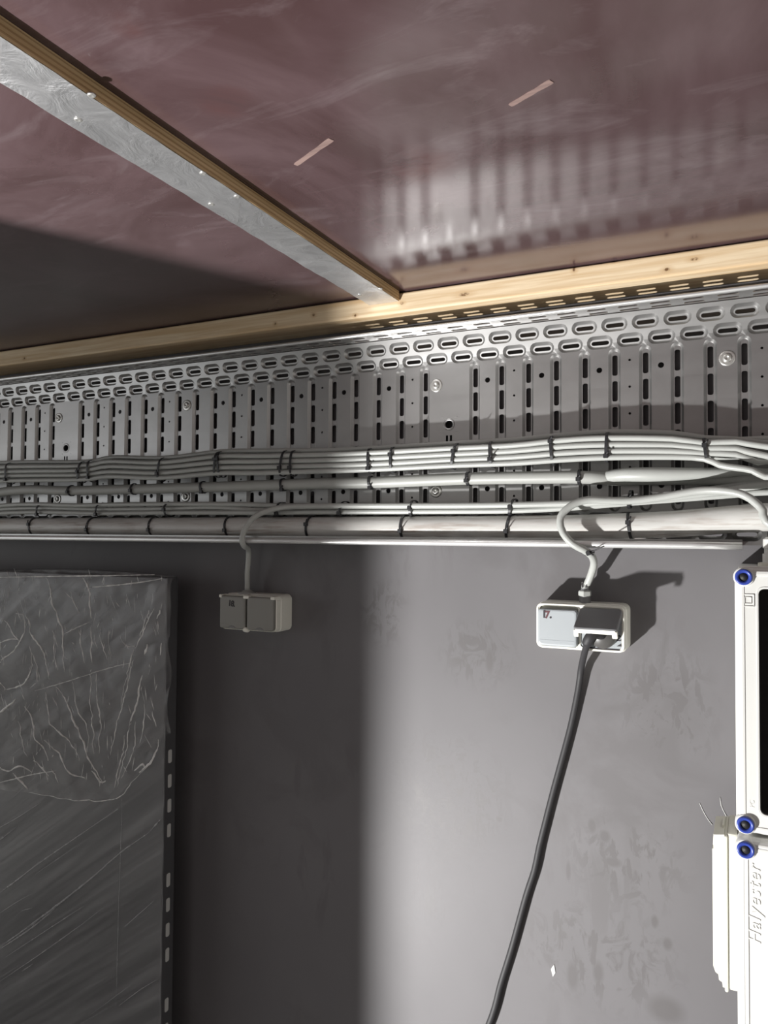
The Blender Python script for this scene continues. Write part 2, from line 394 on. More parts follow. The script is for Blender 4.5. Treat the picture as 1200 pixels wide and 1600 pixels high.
for (x, y, z) in ((-0.5671, 0.5053, 1.9366), (-0.5245, 0.4816, 1.9366), (-0.5303, 0.6403, 1.9366), (-0.5314, 0.7017, 1.9366), (-0.5713, 0.7055, 1.9366), (-0.5269, 1.0666, 1.9366), (-0.5698, 1.0787, 1.9366)):
    mb = MB(); mb.lathe((x, y, BZ), (0,0,-1), [(0,.0042),(.0012,.0038),(.0019,.0022),(.0014,.0014),(.0014,.0002)], M['steel'], 12); mb.build('screw_head', bt)
# ------------------------------------------------------------------ cable tray
P, X0, SY = .04524, -.0088, 1.2
TZ0, TZ1 = 1.536, 1.889; TZC = (TZ0+TZ1)/2; TX0, TX1 = -2.55, .62
tray = thing('cable_tray', (-.9, SY, TZ0), 'perforated galvanised cable tray mounted on the dark wall behind the grey cables', 'cable tray')
def slope(z): return -.30*max(0, abs(z-TZC)-.1285)                      # outer bands lean towards the room
sheet = MB()
def emb(outer, ring, floor_loop, holes, floor_holes=None, dep=.0055):
    """pressed-in dimple: outer loop on the sheet, rounded wall, floor with slots"""
    L0 = [(x, SY + slope(z), z) for x, z in outer]
    L1 = [(x, SY + slope(z) + dep*.3, z) for x, z in ring[0]]
    L2 = [(x, SY + slope(z) + dep*.85, z) for x, z in ring[1]]
    L3 = [(x, SY + slope(z) + dep, z) for x, z in floor_loop]
    sheet.prism([L0, L1, L2, L3], M['zinc'], False, False, True)
    V, F = cdt_with_holes(floor_loop, holes)
    sheet.add([(x, SY + slope(z) + dep, z) for x, z in V], F, M['zinc'])
    for h in holes:
        sheet.prism([[(x, SY + slope(z) + dep, z) for x, z in h], [(x, SY + slope(z) + dep + .0015, z) for x, z in h]], M['zinc'], False, False, False)
holes = []; screws = []
RZ0, RZ1 = TZC-.1262, TZC+.1262; RO = .0092
k0, k1 = int((X0-TX1)/P)-0, int((X0-TX0)/P)
half = (RZ1-RZ0)/2 - RO
for kk in range(k0, k1):
    x = X0 - P*kk
    if kk % 20 != 10:
        o = stadium(x, TZC, half, RO, True); holes.append(o)
        sl = []
        ns = 6; pitch = (2*half+.006)/ns
        for i in range(ns):
            cz = TZC + (i-(ns-1)/2)*pitch
            sl.append(rrect(x, cz, .0040, pitch/2-.0042, .0026, 2))
        emb(o, (stadium(x, TZC, half, RO-.0012, True), stadium(x, TZC, half, RO-.0030, True)), stadium(x, TZC, half, RO-.0040, True), sl)
    else:
        hz = 1.736; h = circle(x, hz, .0068, 18); rim = circle(x, hz, .0105, 18)
        holes.append(h); sheet.prism([[(a, SY, b) for a, b in h], [(a, SY+.0015, b) for a, b in h]], M['zinc'], False, False)
        sheet.prism([[(a, SY-.0002, b) for a, b in rim], [(a, SY-.0011, b) for a, b in circle(x, hz, .0088, 18)], [(a, SY-.0002, b) for a, b in circle(x, hz, .0070, 18)]], M['zinc'], False, False, True)
        for sx in (-1, 1):
            q = rrect(x+sx*.0036, 1.7125, .0020, .0052, .0006, 1); holes.append(q); sheet.prism([[(a, SY, b) for a, b in q], [(a, SY+.0015, b) for a, b in q]], M['zinc'], False, False)
            for sz in (-1, 1):                                         # pressed tick marks at the corners of a square
                sheet.box(x+sx*.0125-.0022, x+sx*.0125+.0022, SY-.0006, SY, hz+sz*.0125-.0006, hz+sz*.0125+.0006, M['zinc'])
        screws += [(x-.0235, 1.804), (x-.0235, 1.6235)]
    for dz in (1, -1):
        for row, (off, rz) in enumerate(((.0015, .1600), (-P/2+.0010, .1362))):
            zc = TZC + dz*rz; xc = x + off
            o = stadium(xc, zc, .0098, .0098, False); holes.append(o)
            emb(o, (stadium(xc, zc, .0098, .0086, False), stadium(xc, zc, .0098, .0064, False)), stadium(xc, zc, .0098, .0054, False), [stadium(xc, zc, .0104, .0030, False, 4)], None, .005)
    g = kk; gx = X0 - P*(g+.5)
    if g % 20 not in (9, 10):
        rs = []
        if g in (0, 22): screws += [(gx, 1.8075), (gx, 1.623)]
        elif g % 4 == 3: rs = [(1.613 + .041*i, .0019) for i in range(6)]
        elif g % 2 == 0: rs = [(1.806, .0044), (1.6256, .0044)]
        for z, r in rs:
            c = circle(gx, z, r, 12); holes.append(c); sheet.prism([[(a, SY, b) for a, b in c], [(a, SY+.0015, b) for a, b in c]], M['zinc'], False, False)
zs = [TZ0+.001, TZC-.1285, TZC+.1285, TZ1-.001]
V, F = cdt_with_holes([(TX0-.05, zs[0]), (TX1+.05, zs[0]), (TX1+.05, zs[3]), (TX0-.05, zs[3])], holes)
sheet.add([(x, SY + slope(z), z) for x, z in V], F, M['zinc'])
sheet.build('perforated_base', tray)
# upper side flange with two rows of slots, rolled lip
YB = SY + slope(TZ1); YL = 1.140
def flange(z, x0, x1, nm, outward):
    fm = MB(); hl = []
    for kk in range(k0-1, k1+2):
        x = X0 - P*kk - .0195
        if x - .02 < x0 or x + .02 > x1: continue
        for y in (1.1600, 1.1775):
            hl.append(rrect(x, y, .0140, .0046, .0040, 3))
    V, F = cdt_with_holes([(x0, YL), (x1, YL), (x1, YB), (x0, YB)], hl)
    fm.add([(x, y, z) for x, y in V], F, M['zinc'])
    for h in hl: fm.prism([[(x, y, z) for x, y in h], [(x, y, z+outward*.0015) for x, y in h]], M['zinc'], False, False)
    fm.build(nm, tray)
    lm = MB(); n_ = 40                                                 # rolled edge bead
    r_, zc_ = (.0030, z) if outward > 0 else (.0052, z+.0008)
    lm.tube([(x0 + (x1-x0)*i/n_, YL, zc_) for i in range(n_+1)], r_, M['zinc_edge'], 14)
    if outward < 0: lm.prism([[(x, y, zz) for y, zz in ((YL+.0030, zc_+.002), (YL+.0022, zc_+.0085), (YL+.0034, zc_+.0085), (YL+.0046, zc_+.002))] for x in (x0, x1)], M['zinc'])
    lm.build(nm + '_lip', tray)
flange(TZ1, TX0, TX1, 'upper_flange', 1)
flange(TZ0, TX0, -.0126, 'lower_flange', -1)
for x, z in screws:
    if not TX0+.05 < x < TX1-.05: continue
    mb = MB(); mb.lathe((x, SY, z), (0,-1,0), [(0,.0112),(.0009,.0110),(.0013,.0095),(.0013,.0068)], M['steel'], 22)
    mb.lathe((x, SY-.0012, z), (0,-1,0), [(0,.0066),(.0016,.0060),(.0028,.0042),(.0032,.0026),(.0018,.0022),(.0018,.0003)], M['steel'], 16)
    mb.build('screw', tray)
# ------------------------------------------------------------------ cable bundles
def tie_band(loop, x, tilt, head_at, w=.0042, th=.0012, tail=.012):
    """black nylon band round a bundle: loop of (y, z), head block at angle index, short tail"""
    mb = MB(); n = len(loop); cy = sum(p[0] for p in loop)/n; cz = sum(p[1] for p in loop)/n
    rings = []
    for dx, g in ((-w/2, 0), (w/2, 0), (w/2, th), (-w/2, th)):
        rings.append([(x + dx + tilt*(z-cz), y + (y-cy)/max(1e-6, math.hypot(y-cy, z-cz))*g, z + (z-cz)/max(1e-6, math.hypot(y-cy, z-cz))*g) for y, z in loop])
    mb.prism(rings + [rings[0]], M['tie'], False, False, False)
    y, z = loop[head_at]; hx = x + tilt*(z-cz)
    mb.box(hx-.0034, hx+.0034, y-.0052, y+.0006, z-.0032, z+.0032, M['tie'], .0007, 1)
    mb.tube([(hx, y-.0025, z+.002), (hx+.003, y-.006, z+.004), (hx+.005, y-.0065, z+.004+tail*.25)], .0012, M['tie'], 6)
    return mb
def oval(cy, cz, ry, rz, n=22, e=.75):
    return [(cy + ry*math.copysign(abs(math.cos(2*math.pi*i/n))**e, math.cos(2*math.pi*i/n)), cz + rz*math.copysign(abs(math.sin(2*math.pi*i/n))**e, math.sin(2*math.pi*i/n))) for i in range(n)]
def interp(tab, x):
    if x <= tab[0][0]: return tab[0][1]
    for (a, b), (c, d) in zip(tab, tab[1:]):
        if x <= c: return b + (d-b)*(x-a)/(c-a)
    return tab[-1][1]
# ---- upper bundle: rows of grey cables lying side by side
FY = 1.150
bot = [(-1.5131, 1.1500, 1.6583), (-1.2663, 1.1500, 1.6551), (-1.1850, 1.1500, 1.6590), (-1.0489, 1.1500, 1.6529), (-0.9080, 1.1500, 1.6572), (-0.8202, 1.1500, 1.6559), (-0.6839, 1.1500, 1.6544), (-0.5829, 1.1500, 1.6547), (-0.4434, 1.1500, 1.6573), (-0.3369, 1.1500, 1.6573), (-0.2572, 1.1500, 1.6595), (-0.1913, 1.1500, 1.6600), (-0.1026, 1.1500, 1.6576), (-0.0605, 1.1500, 1.6543)]
top = [(-1.5145, 1.1500, 1.7043), (-1.2673, 1.1500, 1.6981), (-1.1860, 1.1500, 1.7044), (-1.0498, 1.1500, 1.6978), (-0.9087, 1.1500, 1.7045), (-0.8208, 1.1500, 1.7020), (-0.6843, 1.1500, 1.6973), (-0.5832, 1.1500, 1.6962), (-0.4436, 1.1500, 1.6973), (-0.3369, 1.1500, 1.6984), (-0.2572, 1.1500, 1.7022), (-0.1912, 1.1500, 1.7026), (-0.1024, 1.1500, 1.6960), (-0.0603, 1.1500, 1.6875)]
bt_ = [(p[0], p[2]) for p in bot]; tp_ = [(p[0], p[2]) for p in top]
xs = [TX0+.02, -2.0] + [p[0] for p in bot]
upper = thing('cable_bundle', (-.8, FY+.02, 1.66), 'uppermost bundle of grey cables tied side by side across the metal tray', 'cable bundle')
ends = {0: [(-0.0399, 1.1440, 1.6477), (-0.0198, 1.1400, 1.6431), (-0.0001, 1.1380, 1.6389), (0.0153, 1.1380, 1.6298), (.045,1.136,1.625), (.062,1.136,1.585), (.066,1.136,1.535)],
        1: [(-0.0198, 1.1500, 1.6625), (0.0078, 1.1540, 1.6512), (.05,1.155,1.652), (.085,1.155,1.62), (.098,1.150,1.57), (.1,1.145,1.535)],
        2: [(-0.0198, 1.1500, 1.6704), (0.0195, 1.1500, 1.6583), (.1,FY,1.653), (.3,FY,1.62), (.6,FY,1.61)],
        3: [(-0.0197, 1.1500, 1.6802), (0.0196, 1.1500, 1.6713), (.1,FY,1.668), (.3,FY,1.64), (.6,FY,1.63)],
        4: [(-0.0199, 1.1620, 1.6842), (0.0198, 1.1620, 1.6770), (.1,FY+.012,1.675), (.3,FY+.012,1.65), (.6,FY+.012,1.64)]}
rnd = random.Random(11)
for row in range(2):
    for i in range(5 if row == 0 else 5):
        pts = []
        for x in xs:
            b_, t_ = interp(bt_, x), interp(tp_, x); d = (t_-b_)/4.45
            zc = b_ + d*(i+.5) + (0 if row == 0 else d*.5)
            y = FY + (0.0105 if (row or i == 4) else 0) + row*.004 + rnd.uniform(-.0007,.0007) + (.0095 if row and i == 4 else 0)
            if row and i == 4: zc -= d*1.2
            pts.append((x, y, zc + rnd.uniform(-.0005,.0005)))
        if row == 0: pts += ends[i]
        else: pts += [(.08, FY+.016, pts[-1][2]-.004), (.3, FY+.016, pts[-1][2]-.03), (.6, FY+.016, pts[-1][2]-.035)]
        mb = MB(); mb.tube(spline(pts, .018), .00455, M['cable'], 10); mb.build('cable', upper)
def ties_on(parent, pxs, fb, ft, cy, ry, grow=.0012):
    rr = random.Random(5)
    for x in pxs:
        b_, t_ = fb(x), ft(x); hd = rr.choice((9, 10, 11, 12, 13))
        tie_band(oval(cy, (b_+t_)/2, ry, (t_-b_)/2+grow), x, rr.uniform(-.12,.22), hd).build('zip_tie', parent, label='black zip tie')
ux = [p[0] for p in ((-1.4887, 1.1500, 1.6819), (-1.2668, 1.1500, 1.6766), (-1.2393, 1.1500, 1.6784), (-1.0494, 1.1500, 1.6750), (-0.9113, 1.1500, 1.6816), (-0.9038, 1.1500, 1.6813), (-0.7631, 1.1500, 1.6786), (-0.7426, 1.1500, 1.6779), (-0.5868, 1.1500, 1.6756), (-0.5445, 1.1500, 1.6762), (-0.4336, 1.1500, 1.6771), (-0.3712, 1.1500, 1.6787), (-0.2747, 1.1500, 1.6806), (-0.1931, 1.1500, 1.6818), (-0.0588, 1.1500, 1.6713))]
ties_on(upper, ux, lambda x: interp(bt_, x), lambda x: interp(tp_, x)-.002, FY+.008, .0140)
# ---- middle run: two thick sheathed cables, one tucking behind the other
MY = 1.168
def ctr(rows): return rows
mid = thing('cable_pair', (-.8, MY, 1.62), 'pair of thick grey cables strapped end over end, second run down the tray', 'cable bundle')
mA = [(TX0+.02, MY, 1.581), (-2.0, MY, 1.585), (-1.5362, 1.1680, 1.6396), (-1.2951, 1.1680, 1.6385), (-0.9372, 1.1680, 1.6383), (-0.8041, 1.1680, 1.6390), (-0.6944, 1.1680, 1.6394), (-0.5919, 1.1680, 1.6386), (-0.4170, 1.1680, 1.6406), (-0.2910, 1.1680, 1.6393), (-0.2370, 1.1680, 1.6383), (-0.2044, 1.1720, 1.6363), (-0.1829, 1.1840, 1.6346), (-0.1509, 1.1870, 1.6349), (-0.0626, 1.1870, 1.6326), (.1,MY+.019,1.62)]
mb = MB(); mb.tube(spline(mA, .018), .0100, M['cable_dark'], 14); mb.build('cable', mid)
mB = [(-0.2653, 1.1860, 1.6369), (-0.2208, 1.1840, 1.6366), (-0.1953, 1.1740, 1.6386), (-0.1706, 1.1640, 1.6396), (-0.1387, 1.1610, 1.6389), (-0.1038, 1.1620, 1.6384), (-0.0616, 1.1680, 1.6390), (-0.0286, 1.1760, 1.6400), (-0.0083, 1.1820, 1.6407), (.06,MY+.017,1.635), (.3,MY+.017,1.625)]
mb = MB(); q = spline(mB, .018); mb.tube(q, [.0065 + .0042*math.exp(-((p[0]+.14)/.075)**2) for p in q], M['cable'], 14); mb.build('cable', mid)
mzt = [(p[0], p[2]) for p in mA]
for x in [p[0] for p in ((-1.3102, 1.1680, 1.6382), (-1.1327, 1.1680, 1.6386), (-0.9558, 1.1680, 1.6387), (-0.7718, 1.1680, 1.6394), (-0.5919, 1.1680, 1.6386), (-0.4148, 1.1680, 1.6406), (-0.2360, 1.1680, 1.6388))]:
    tie_band(oval(MY, interp(mzt, x), .0108, .0108, 18, 1.0), x, random.uniform(-.1,.2), random.choice((10,11,12))).build('zip_tie', mid, label='black zip tie')
# ---- lower thin cables
LY = 1.166
low = thing('cable_bundle', (-.8, LY, 1.58), 'thin grey cables strapped just above the wide pale conduit', 'cable bundle')
la = [(TX0+.02, LY, 1.557), (-2.0, LY, 1.560), (-1.5321, 1.1660, 1.5916), (-1.2179, 1.1660, 1.5895), (-1.0458, 1.1660, 1.5897), (-0.8307, 1.1660, 1.5882), (-0.6927, 1.1660, 1.5884), (-0.5661, 1.1660, 1.5881), (-0.4493, 1.1660, 1.5877), (-0.3415, 1.1660, 1.5879), (-0.2482, 1.1660, 1.5916), (-0.1969, 1.1660, 1.5954), (-0.1130, 1.1660, 1.6014), (-0.0450, 1.1660, 1.6059), (-0.0124, 1.1660, 1.6084), (0.0194, 1.1660, 1.6105), (.1,LY,1.607), (.6,LY,1.60)]
lb = [(TX0+.02, LY+.004, 1.566), (-2.0, LY+.004, 1.569), (-1.5376, 1.1700, 1.6005), (-1.2223, 1.1700, 1.5977), (-1.0496, 1.1700, 1.5975), (-0.9382, 1.1700, 1.5989), (-0.8350, 1.1720, 1.5932), (-0.7821, 1.1780, 1.5930), (-0.5729, 1.1800, 1.5935), (-0.3456, 1.1800, 1.5935), (-0.2443, 1.1800, 1.5974), (-0.1502, 1.1800, 1.6039), (-0.0623, 1.1790, 1.6155), (-0.0206, 1.1790, 1.6210), (0.0197, 1.1790, 1.6245), (.1,LY+.013,1.626), (.6,LY+.013,1.62)]
lc = [(TX0+.02, LY+.002, 1.574), (-2.0, LY+.002, 1.577), (-1.5326, 1.1660, 1.6090), (-1.2921, 1.1660, 1.6070), (-1.1474, 1.1660, 1.6074), (-0.9818, 1.1660, 1.6061), (-0.8629, 1.1700, 1.6042), (-0.7808, 1.1760, 1.6012), (-0.5729, 1.1800, 1.5990), (-0.3462, 1.1820, 1.5977), (-0.2447, 1.1820, 1.6005), (-0.1504, 1.1820, 1.6050), (0.0197, 1.1840, 1.6106), (.1,LY+.018,1.605), (.6,LY+.018,1.60)]
for pts, r in ((la, .0046), (lb, .0046), (lc, .0046)):
    mb = MB(); mb.tube(spline(pts, .018), r, M['cable'], 10); mb.build('cable', low)
lax = [(p[0], p[2]) for p in la]
for px_ in ((-1.4023, 1.1660, 1.5978), (-1.2271, 1.1660, 1.5963), (-1.0427, 1.1660, 1.5973), (-0.7783, 1.1660, 1.5937), (-0.6472, 1.1660, 1.5937), (-0.5136, 1.1660, 1.5936), (-0.3415, 1.1660, 1.5930), (-0.1628, 1.1660, 1.6007)):
    z = interp(lax, px_[0]); tie_band(oval(LY+.006, z+.0055, .0155, .0125), px_[0], random.uniform(-.1,.3), random.choice((11,12,13)), tail=.016).build('zip_tie', low, label='black zip tie')
# ---- wide conduit on the lower flange
CY = 1.1735
cdt = thing('conduit', (-.8, CY, 1.54), 'wide pale grey conduit resting along the bottom edge of the metal tray', 'conduit')
ca = [(TX0+.02, CY, 1.5605), (-2.0, CY, 1.5608), (-1.5, CY, 1.561), (-1.0, CY, 1.5605), (-.6, CY, 1.5605), (-.3, CY, 1.561), (-.2, CY, 1.563), (-.1, CY, 1.567), (-.03, CY-.003, 1.573), (.03, CY-.008, 1.577), (.1, CY-.008, 1.579), (.6, CY, 1.58)]
mb = MB(); mb.tube(spline(ca, .03), .0195, M['conduit'], 22); mb.build('tube', cdt)
for px_ in ((-1.4225, 1.1735, 1.5656), (-1.2490, 1.1735, 1.5657), (-1.0804, 1.1735, 1.5657), (-0.8932, 1.1735, 1.5657), (-0.7143, 1.1735, 1.5657), (-0.5298, 1.1735, 1.5658), (-0.3468, 1.1735, 1.5658), (-0.1631, 1.1735, 1.5658)):
    tie_band(oval(CY, 1.561 if px_[0] < -.3 else 1.5635, .0200, .0200, 22, 1.0), px_[0], random.uniform(-.15,.25), random.choice((10,11,12)), tail=.02).build('zip_tie', cdt, label='black zip tie')
# ------------------------------------------------------------------ double sockets
GRX, GRZ = (-0.2326, 1.1880, 1.4382)[0], 1.4462
GLX, GLZ = (-0.8657, 1.1900, 1.4381)[0], 1.4352
def double_socket(xc, z0, z1, hw, y0, label, lid_mat, open_right):
    zc, hz = (z0+z1)/2, (z1-z0)/2
    t = thing('wall_socket', (xc, WY, z0), label, 'socket', 'surface mounted double sockets')
    b = MB(); ro = .009; bd = .0030 if open_right else .0012
    ring = lambda g, y: [(x, y, z) for x, z in rrect(xc, zc, hw+g, hz+g, max(.002, ro+g), 5)]
    b.prism([ring(.0012, WY), ring(.0012, y0+.016), ring(0, y0+.014), ring(0, y0+.0016), ring(-.0010, y0), ring(-bd, y0), ring(-bd-.0006, y0+.0018), ring(-bd-.0016, y0+.0018), ring(-bd-.0020, y0+.009)], M['cream'], True, True, False)
    b.build('housing', t)
    b = MB(); b.box(xc-.0020, xc+.0020, y0+.0006, y0+.012, z0+.003, z1-.003, M['cream'], .0008, 1)
    for zz, dz in ((z0+.0028, 1), (z1-.0028, -1)):                     # little triangles where the web meets the rim
        b.prism([[(xc-.006, yy, zz), (xc+.006, yy, zz), (xc, yy, zz+dz*.006)] for yy in (y0+.0002, y0+.006)], M['cream'])
    b.build('mullion', t)
    gap = bd + .0010
    for sx in (-1, 1):
        lh = (hw - gap)/2 - .0011; cx = xc + sx*(lh + .0022); hl = hz - gap - .0006
        l = MB()
        dn = .0020 if open_right and sx == -1 else 0
        r_ = lambda g, y: [(x, y, z) for x, z in rrect(cx, zc-dn, lh+g, hl-dn+g, .0045)]
        if sx == -1 or not open_right:
            l.prism([r_(0, y0+.008), r_(0, y0-.0060), r_(-.0010, y0-.0074), r_(-.003, y0-.0080)], lid_mat)
            l.box(cx-lh+.004, cx+lh-.004, y0-.0083, y0-.0074, zc-hl+.0082, zc-hl+.0088, lid_mat)
            lo = l.build('flap', t)
            if open_right: continue
            l = MB(); l.lathe((cx, y0-.0072, zc-hl+.0012), (0,-1,0), [(0,.0085),(.0010,.0080),(.0012,.004)], lid_mat if open_right else M['grip'], 20)
            l.v = [(x, y, zc-hl+.0012 + max(-.001, (z-(zc-hl+.0012))*.55)) for x, y, z in l.v]; l.build('finger_grip', lo)
        else:
            ins = MB(); ins.prism([r_(.0004, y0+.010), r_(.0004, y0+.0030), r_(-.0012, y0+.0016)], M['lid']); ins.build('outlet_insert', t)
            ang = R(64); pv = Vector((cx, y0-.0005, z1-.0070)); rot = Matrix.Translation(pv) @ Matrix.Rotation(-ang, 4, 'X') @ Matrix.Translation(-pv)
            lf = MB()
            rr = lambda g, y: [tuple(rot @ Vector((x, y, z))) for x, z in rrect(cx, zc-.0004, lh+.0006+g, hl-.0016+g, .004)]
            lf.prism([rr(-.001, y0-.0035), rr(0, y0-.0025), rr(0, y0+.0050), rr(-.0022, y0+.0050), rr(-.0022, y0-.001)], M['lid_dark'], True, True)
            lo = lf.build('raised_flap', t, label='flap held up by the plug')
            zl = zc-hl+.0016
            e = MB(); e.box(cx-lh+.002, cx+lh-.002, y0-.0010, y0+.0052, zl-.0006, zl+.0004, M['cream']); e.v = [tuple(rot @ Vector(v)) for v in e.v]; e.build('flap_rim', lo, label='pale rim of the flap')  # cream stands in for lamplight on the flap's front edge
            for s_, w in ((-1, .0050), (1, .0056)):
                e = MB(); ex = cx + s_*(lh-.0028)
                e.box(ex-w/2-.001, ex+w/2+.001, y0+.0006, y0+.0120, zl-.0010, zl+.0040, M['cream'], .0012, 2)
                e.v = [tuple(rot @ Vector(v)) for v in e.v]; e.build('flap_tab', lo)
    if not open_right:
        for x, w in ((xc-hw+.0036, .0028), (xc, .0062), (xc+hw-.0036, .0042)):
            b = MB(); b.box(x-w, x+w, y0-.0088, y0+.012, z1-.0062, z1-.0004, M['cream'], .0010, 1); b.build('hinge_block', t, label='pale hinge block')
        b = MB(); b.lathe((xc-.0035, y0-.001, z0+.0008), (0,-.35,-1), [(-.004,.0075),(.001,.0070),(.0034,.0045),(.0040,.001)], M['cream'], 14); b.build('drain_nose', t)
    return t
k = Mat('flap_outer_dark_grey', (.17,.173,.178), .45); M['lid_dark'] = k.m  # shade on the raised flap put into this dark colour; also the gland's grey
k = Mat('flap_finger_grip', (.20,.20,.195), .5); M['grip'] = k.m
YS = 1.165
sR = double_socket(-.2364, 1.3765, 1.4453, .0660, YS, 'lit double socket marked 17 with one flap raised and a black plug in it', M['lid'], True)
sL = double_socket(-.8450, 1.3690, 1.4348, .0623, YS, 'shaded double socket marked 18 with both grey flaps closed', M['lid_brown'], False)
fy = YS-.0082
nx = (-0.2917, 1.1568, 1.4238)
text_mesh('1', .0150, M['ink'], .0003, FACE(nx[0], fy, nx[2]), 'number_mark', sR, .8, 0, .0006)
text_mesh('7', .0150, M['ink_red'], .0003, FACE(nx[0]+.0046, fy, nx[2]-.0006), 'number_mark', sR, .8, 0, .0006)
text_mesh('.', .0160, M['ink'], .0003, FACE(nx[0]+.0118, fy, nx[2]-.0004), 'number_mark', sR, .8, 0, .0006)
nx = (-0.8857, 1.1568, 1.4144)
text_mesh('18.', .0150, M['ink'], .0003, FACE(nx[0], fy, nx[2]) @ Matrix.Rotation(R(-6), 4, 'Z'), 'number_mark', sL, .85, 0, .0005)
# moulded sign, arrow and seal on the open outlet
fi = YS+.0014
nx = (-0.1836, 1.1664, 1.3942)
text_mesh('C', .0112, M['ink'], .0002, FACE(nx[0], fi, nx[2]), 'moulded_sign', sR, 1, 0, .0004)
b = MB(); b.box(nx[0]+.0012, nx[0]+.0064, fi-.0003, fi+.0004, nx[2]+.0034, nx[2]+.0044, M['ink']); b.build('moulded_sign_bar', sR)
nx = (-0.1781, 1.1664, 1.3870)
b = MB(); b.prism([[(nx[0]-.004,y,nx[2]-.001),(nx[0]+.003,y,nx[2]-.001),(nx[0]+.0022,y,nx[2]+.0034)] for y in (fi+.0004, fi-.0002)], M['ink']); b.build('moulded_arrow', sR)
b = MB(); b.box((-0.2294, 1.1664, 1.3796)[0], (-0.1781, 1.1664, 1.3832)[0], fi-.0004, fi+.0008, (-0.2040, 1.1664, 1.3809)[2]-.0008, (-0.2040, 1.1664, 1.3809)[2]+.0008, M['ink'], .0003, 1); b.build('seal_groove', sR)
def gland(xc, y, z, m, h=.016, t=None, r=.0095):
    b = MB(); b.lathe((xc, y, z), (0,0,1), [(-.002,r*.90),(h*.55,r*.90)], m, 18, False)
    b.lathe((xc, y, z+h*.5), (0,0,1), [(0,r*.95),(.0005,r*1.08),(h*.36,r*1.08),(h*.44,r*.95)], M['cable'], 6, False)
    b.lathe((xc, y, z+h*.94), (0,0,1), [(0,r*.74),(.003,r*.62)], m, 16, False)
    b.build('cable_gland', t)
gland(GRX, 1.188, GRZ, M['lid_dark'], .020, sR)
b = MB(); b.lathe((GLX, 1.190, GLZ), (0,0,1), [(-.002,.0170),(.0020,.0165),(.0030,.0120),(.0062,.0085),(.0068,.0052)], M['cable_dark'], 20); b.build('cable_gland', sL)
# ------------------------------------------------------------------ socket supply cables
c17 = [(.066,1.128,1.535), (.055,1.128,1.545), (0.0162, 1.1300, 1.5695), (0.0125, 1.1320, 1.5841), (0.0034, 1.1340, 1.5954), (-0.0097, 1.1380, 1.6053), (-0.0312, 1.1420, 1.6115), (-0.0664, 1.1480, 1.6130), (-0.1211, 1.1520, 1.6046), (-0.1609, 1.1520, 1.6005), (-0.1957, 1.1480, 1.6013), (-0.2179, 1.1430, 1.6024), (-0.2371, 1.1360, 1.5966), (-0.2528, 1.1300, 1.5833), (-0.2569, 1.1270, 1.5699), (-0.2517, 1.1250, 1.5529), (-0.2377, 1.1250, 1.5370), (-0.2229, 1.1300, 1.5286), (-0.2141, 1.1420, 1.5201), (-0.2141, 1.1620, 1.5081), (-0.2209, 1.1780, 1.4919), (-0.2282, 1.1860, 1.4767), (GRX+.0006,1.188,GRZ+.030), (GRX,1.188,GRZ+.016)]
t = thing('socket_cable', (-.23, 1.15, 1.46), 'grey cable looping over the conduit down to the socket marked 17', 'cable')
b = MB(); b.tube(spline(c17, .006), .0055, M['cable'], 14); b.build('sheath', t)
p = Vector((-0.2161, 1.1380, 1.5239)); b = tie_band(oval(p.y, p.z, .0064, .0064, 16, 1.0), 0, 0, 8)
b.v = [tuple(Vector((p.x, p.y, p.z)) + Matrix.Rotation(R(70), 3, 'Y') @ (Vector(v) - Vector((0, p.y, p.z)))) for v in b.v]
b.tube(spline([(-0.2148, 1.1310, 1.5241), (-0.2017, 1.1240, 1.5300), (-0.1919, 1.1200, 1.5348)], .004), .0009, M['tie'], 6); b.build('zip_tie', t, label='black zip tie with a long tail')
b = MB()
for dx in (-.0025, .0025): b.tube([(GRX+dx, 1.1822, GRZ+.0235), (GRX+.0006+dx*1.4, 1.1815, GRZ+.0285), (GRX+.002+dx*1.2, 1.1818, GRZ+.034)], .0009, M['ink'], 6)
b.build('torn_sheath_edge', t)
c18 = [(.3,1.160,1.628), (.1,1.162,1.624), (0.0194, 1.1600, 1.6207), (-0.0612, 1.1580, 1.6089), (-0.1474, 1.1580, 1.6015), (-0.2114, 1.1580, 1.5981), (-0.2591, 1.1580, 1.5977), (-0.3391, 1.1580, 1.5967), (-0.4242, 1.1580, 1.5966), (-0.5622, 1.1580, 1.5976), (-0.6621, 1.1580, 1.5986), (-0.7267, 1.1560, 1.5987), (-0.7649, 1.1500, 1.5966), (-0.7995, 1.1380, 1.5861), (-0.8174, 1.1300, 1.5721), (-0.8291, 1.1270, 1.5523), (-0.8331, 1.1270, 1.5372), (-0.8331, 1.1310, 1.5291), (-0.8376, 1.1430, 1.5248), (-0.8443, 1.1600, 1.5227), (-0.8529, 1.1750, 1.5152), (-0.8555, 1.1780, 1.4958), (-0.8618, 1.1840, 1.4749), (GLX,1.190,GLZ+.022), (GLX,1.190,GLZ+.002)]
t = thing('socket_cable', (-.83, 1.15, 1.45), 'grey cable hooking over the tray edge down to the socket marked 18', 'cable')
b = MB(); b.tube(spline(c18, .008), .0050, M['cable'], 14); b.build('sheath', t)
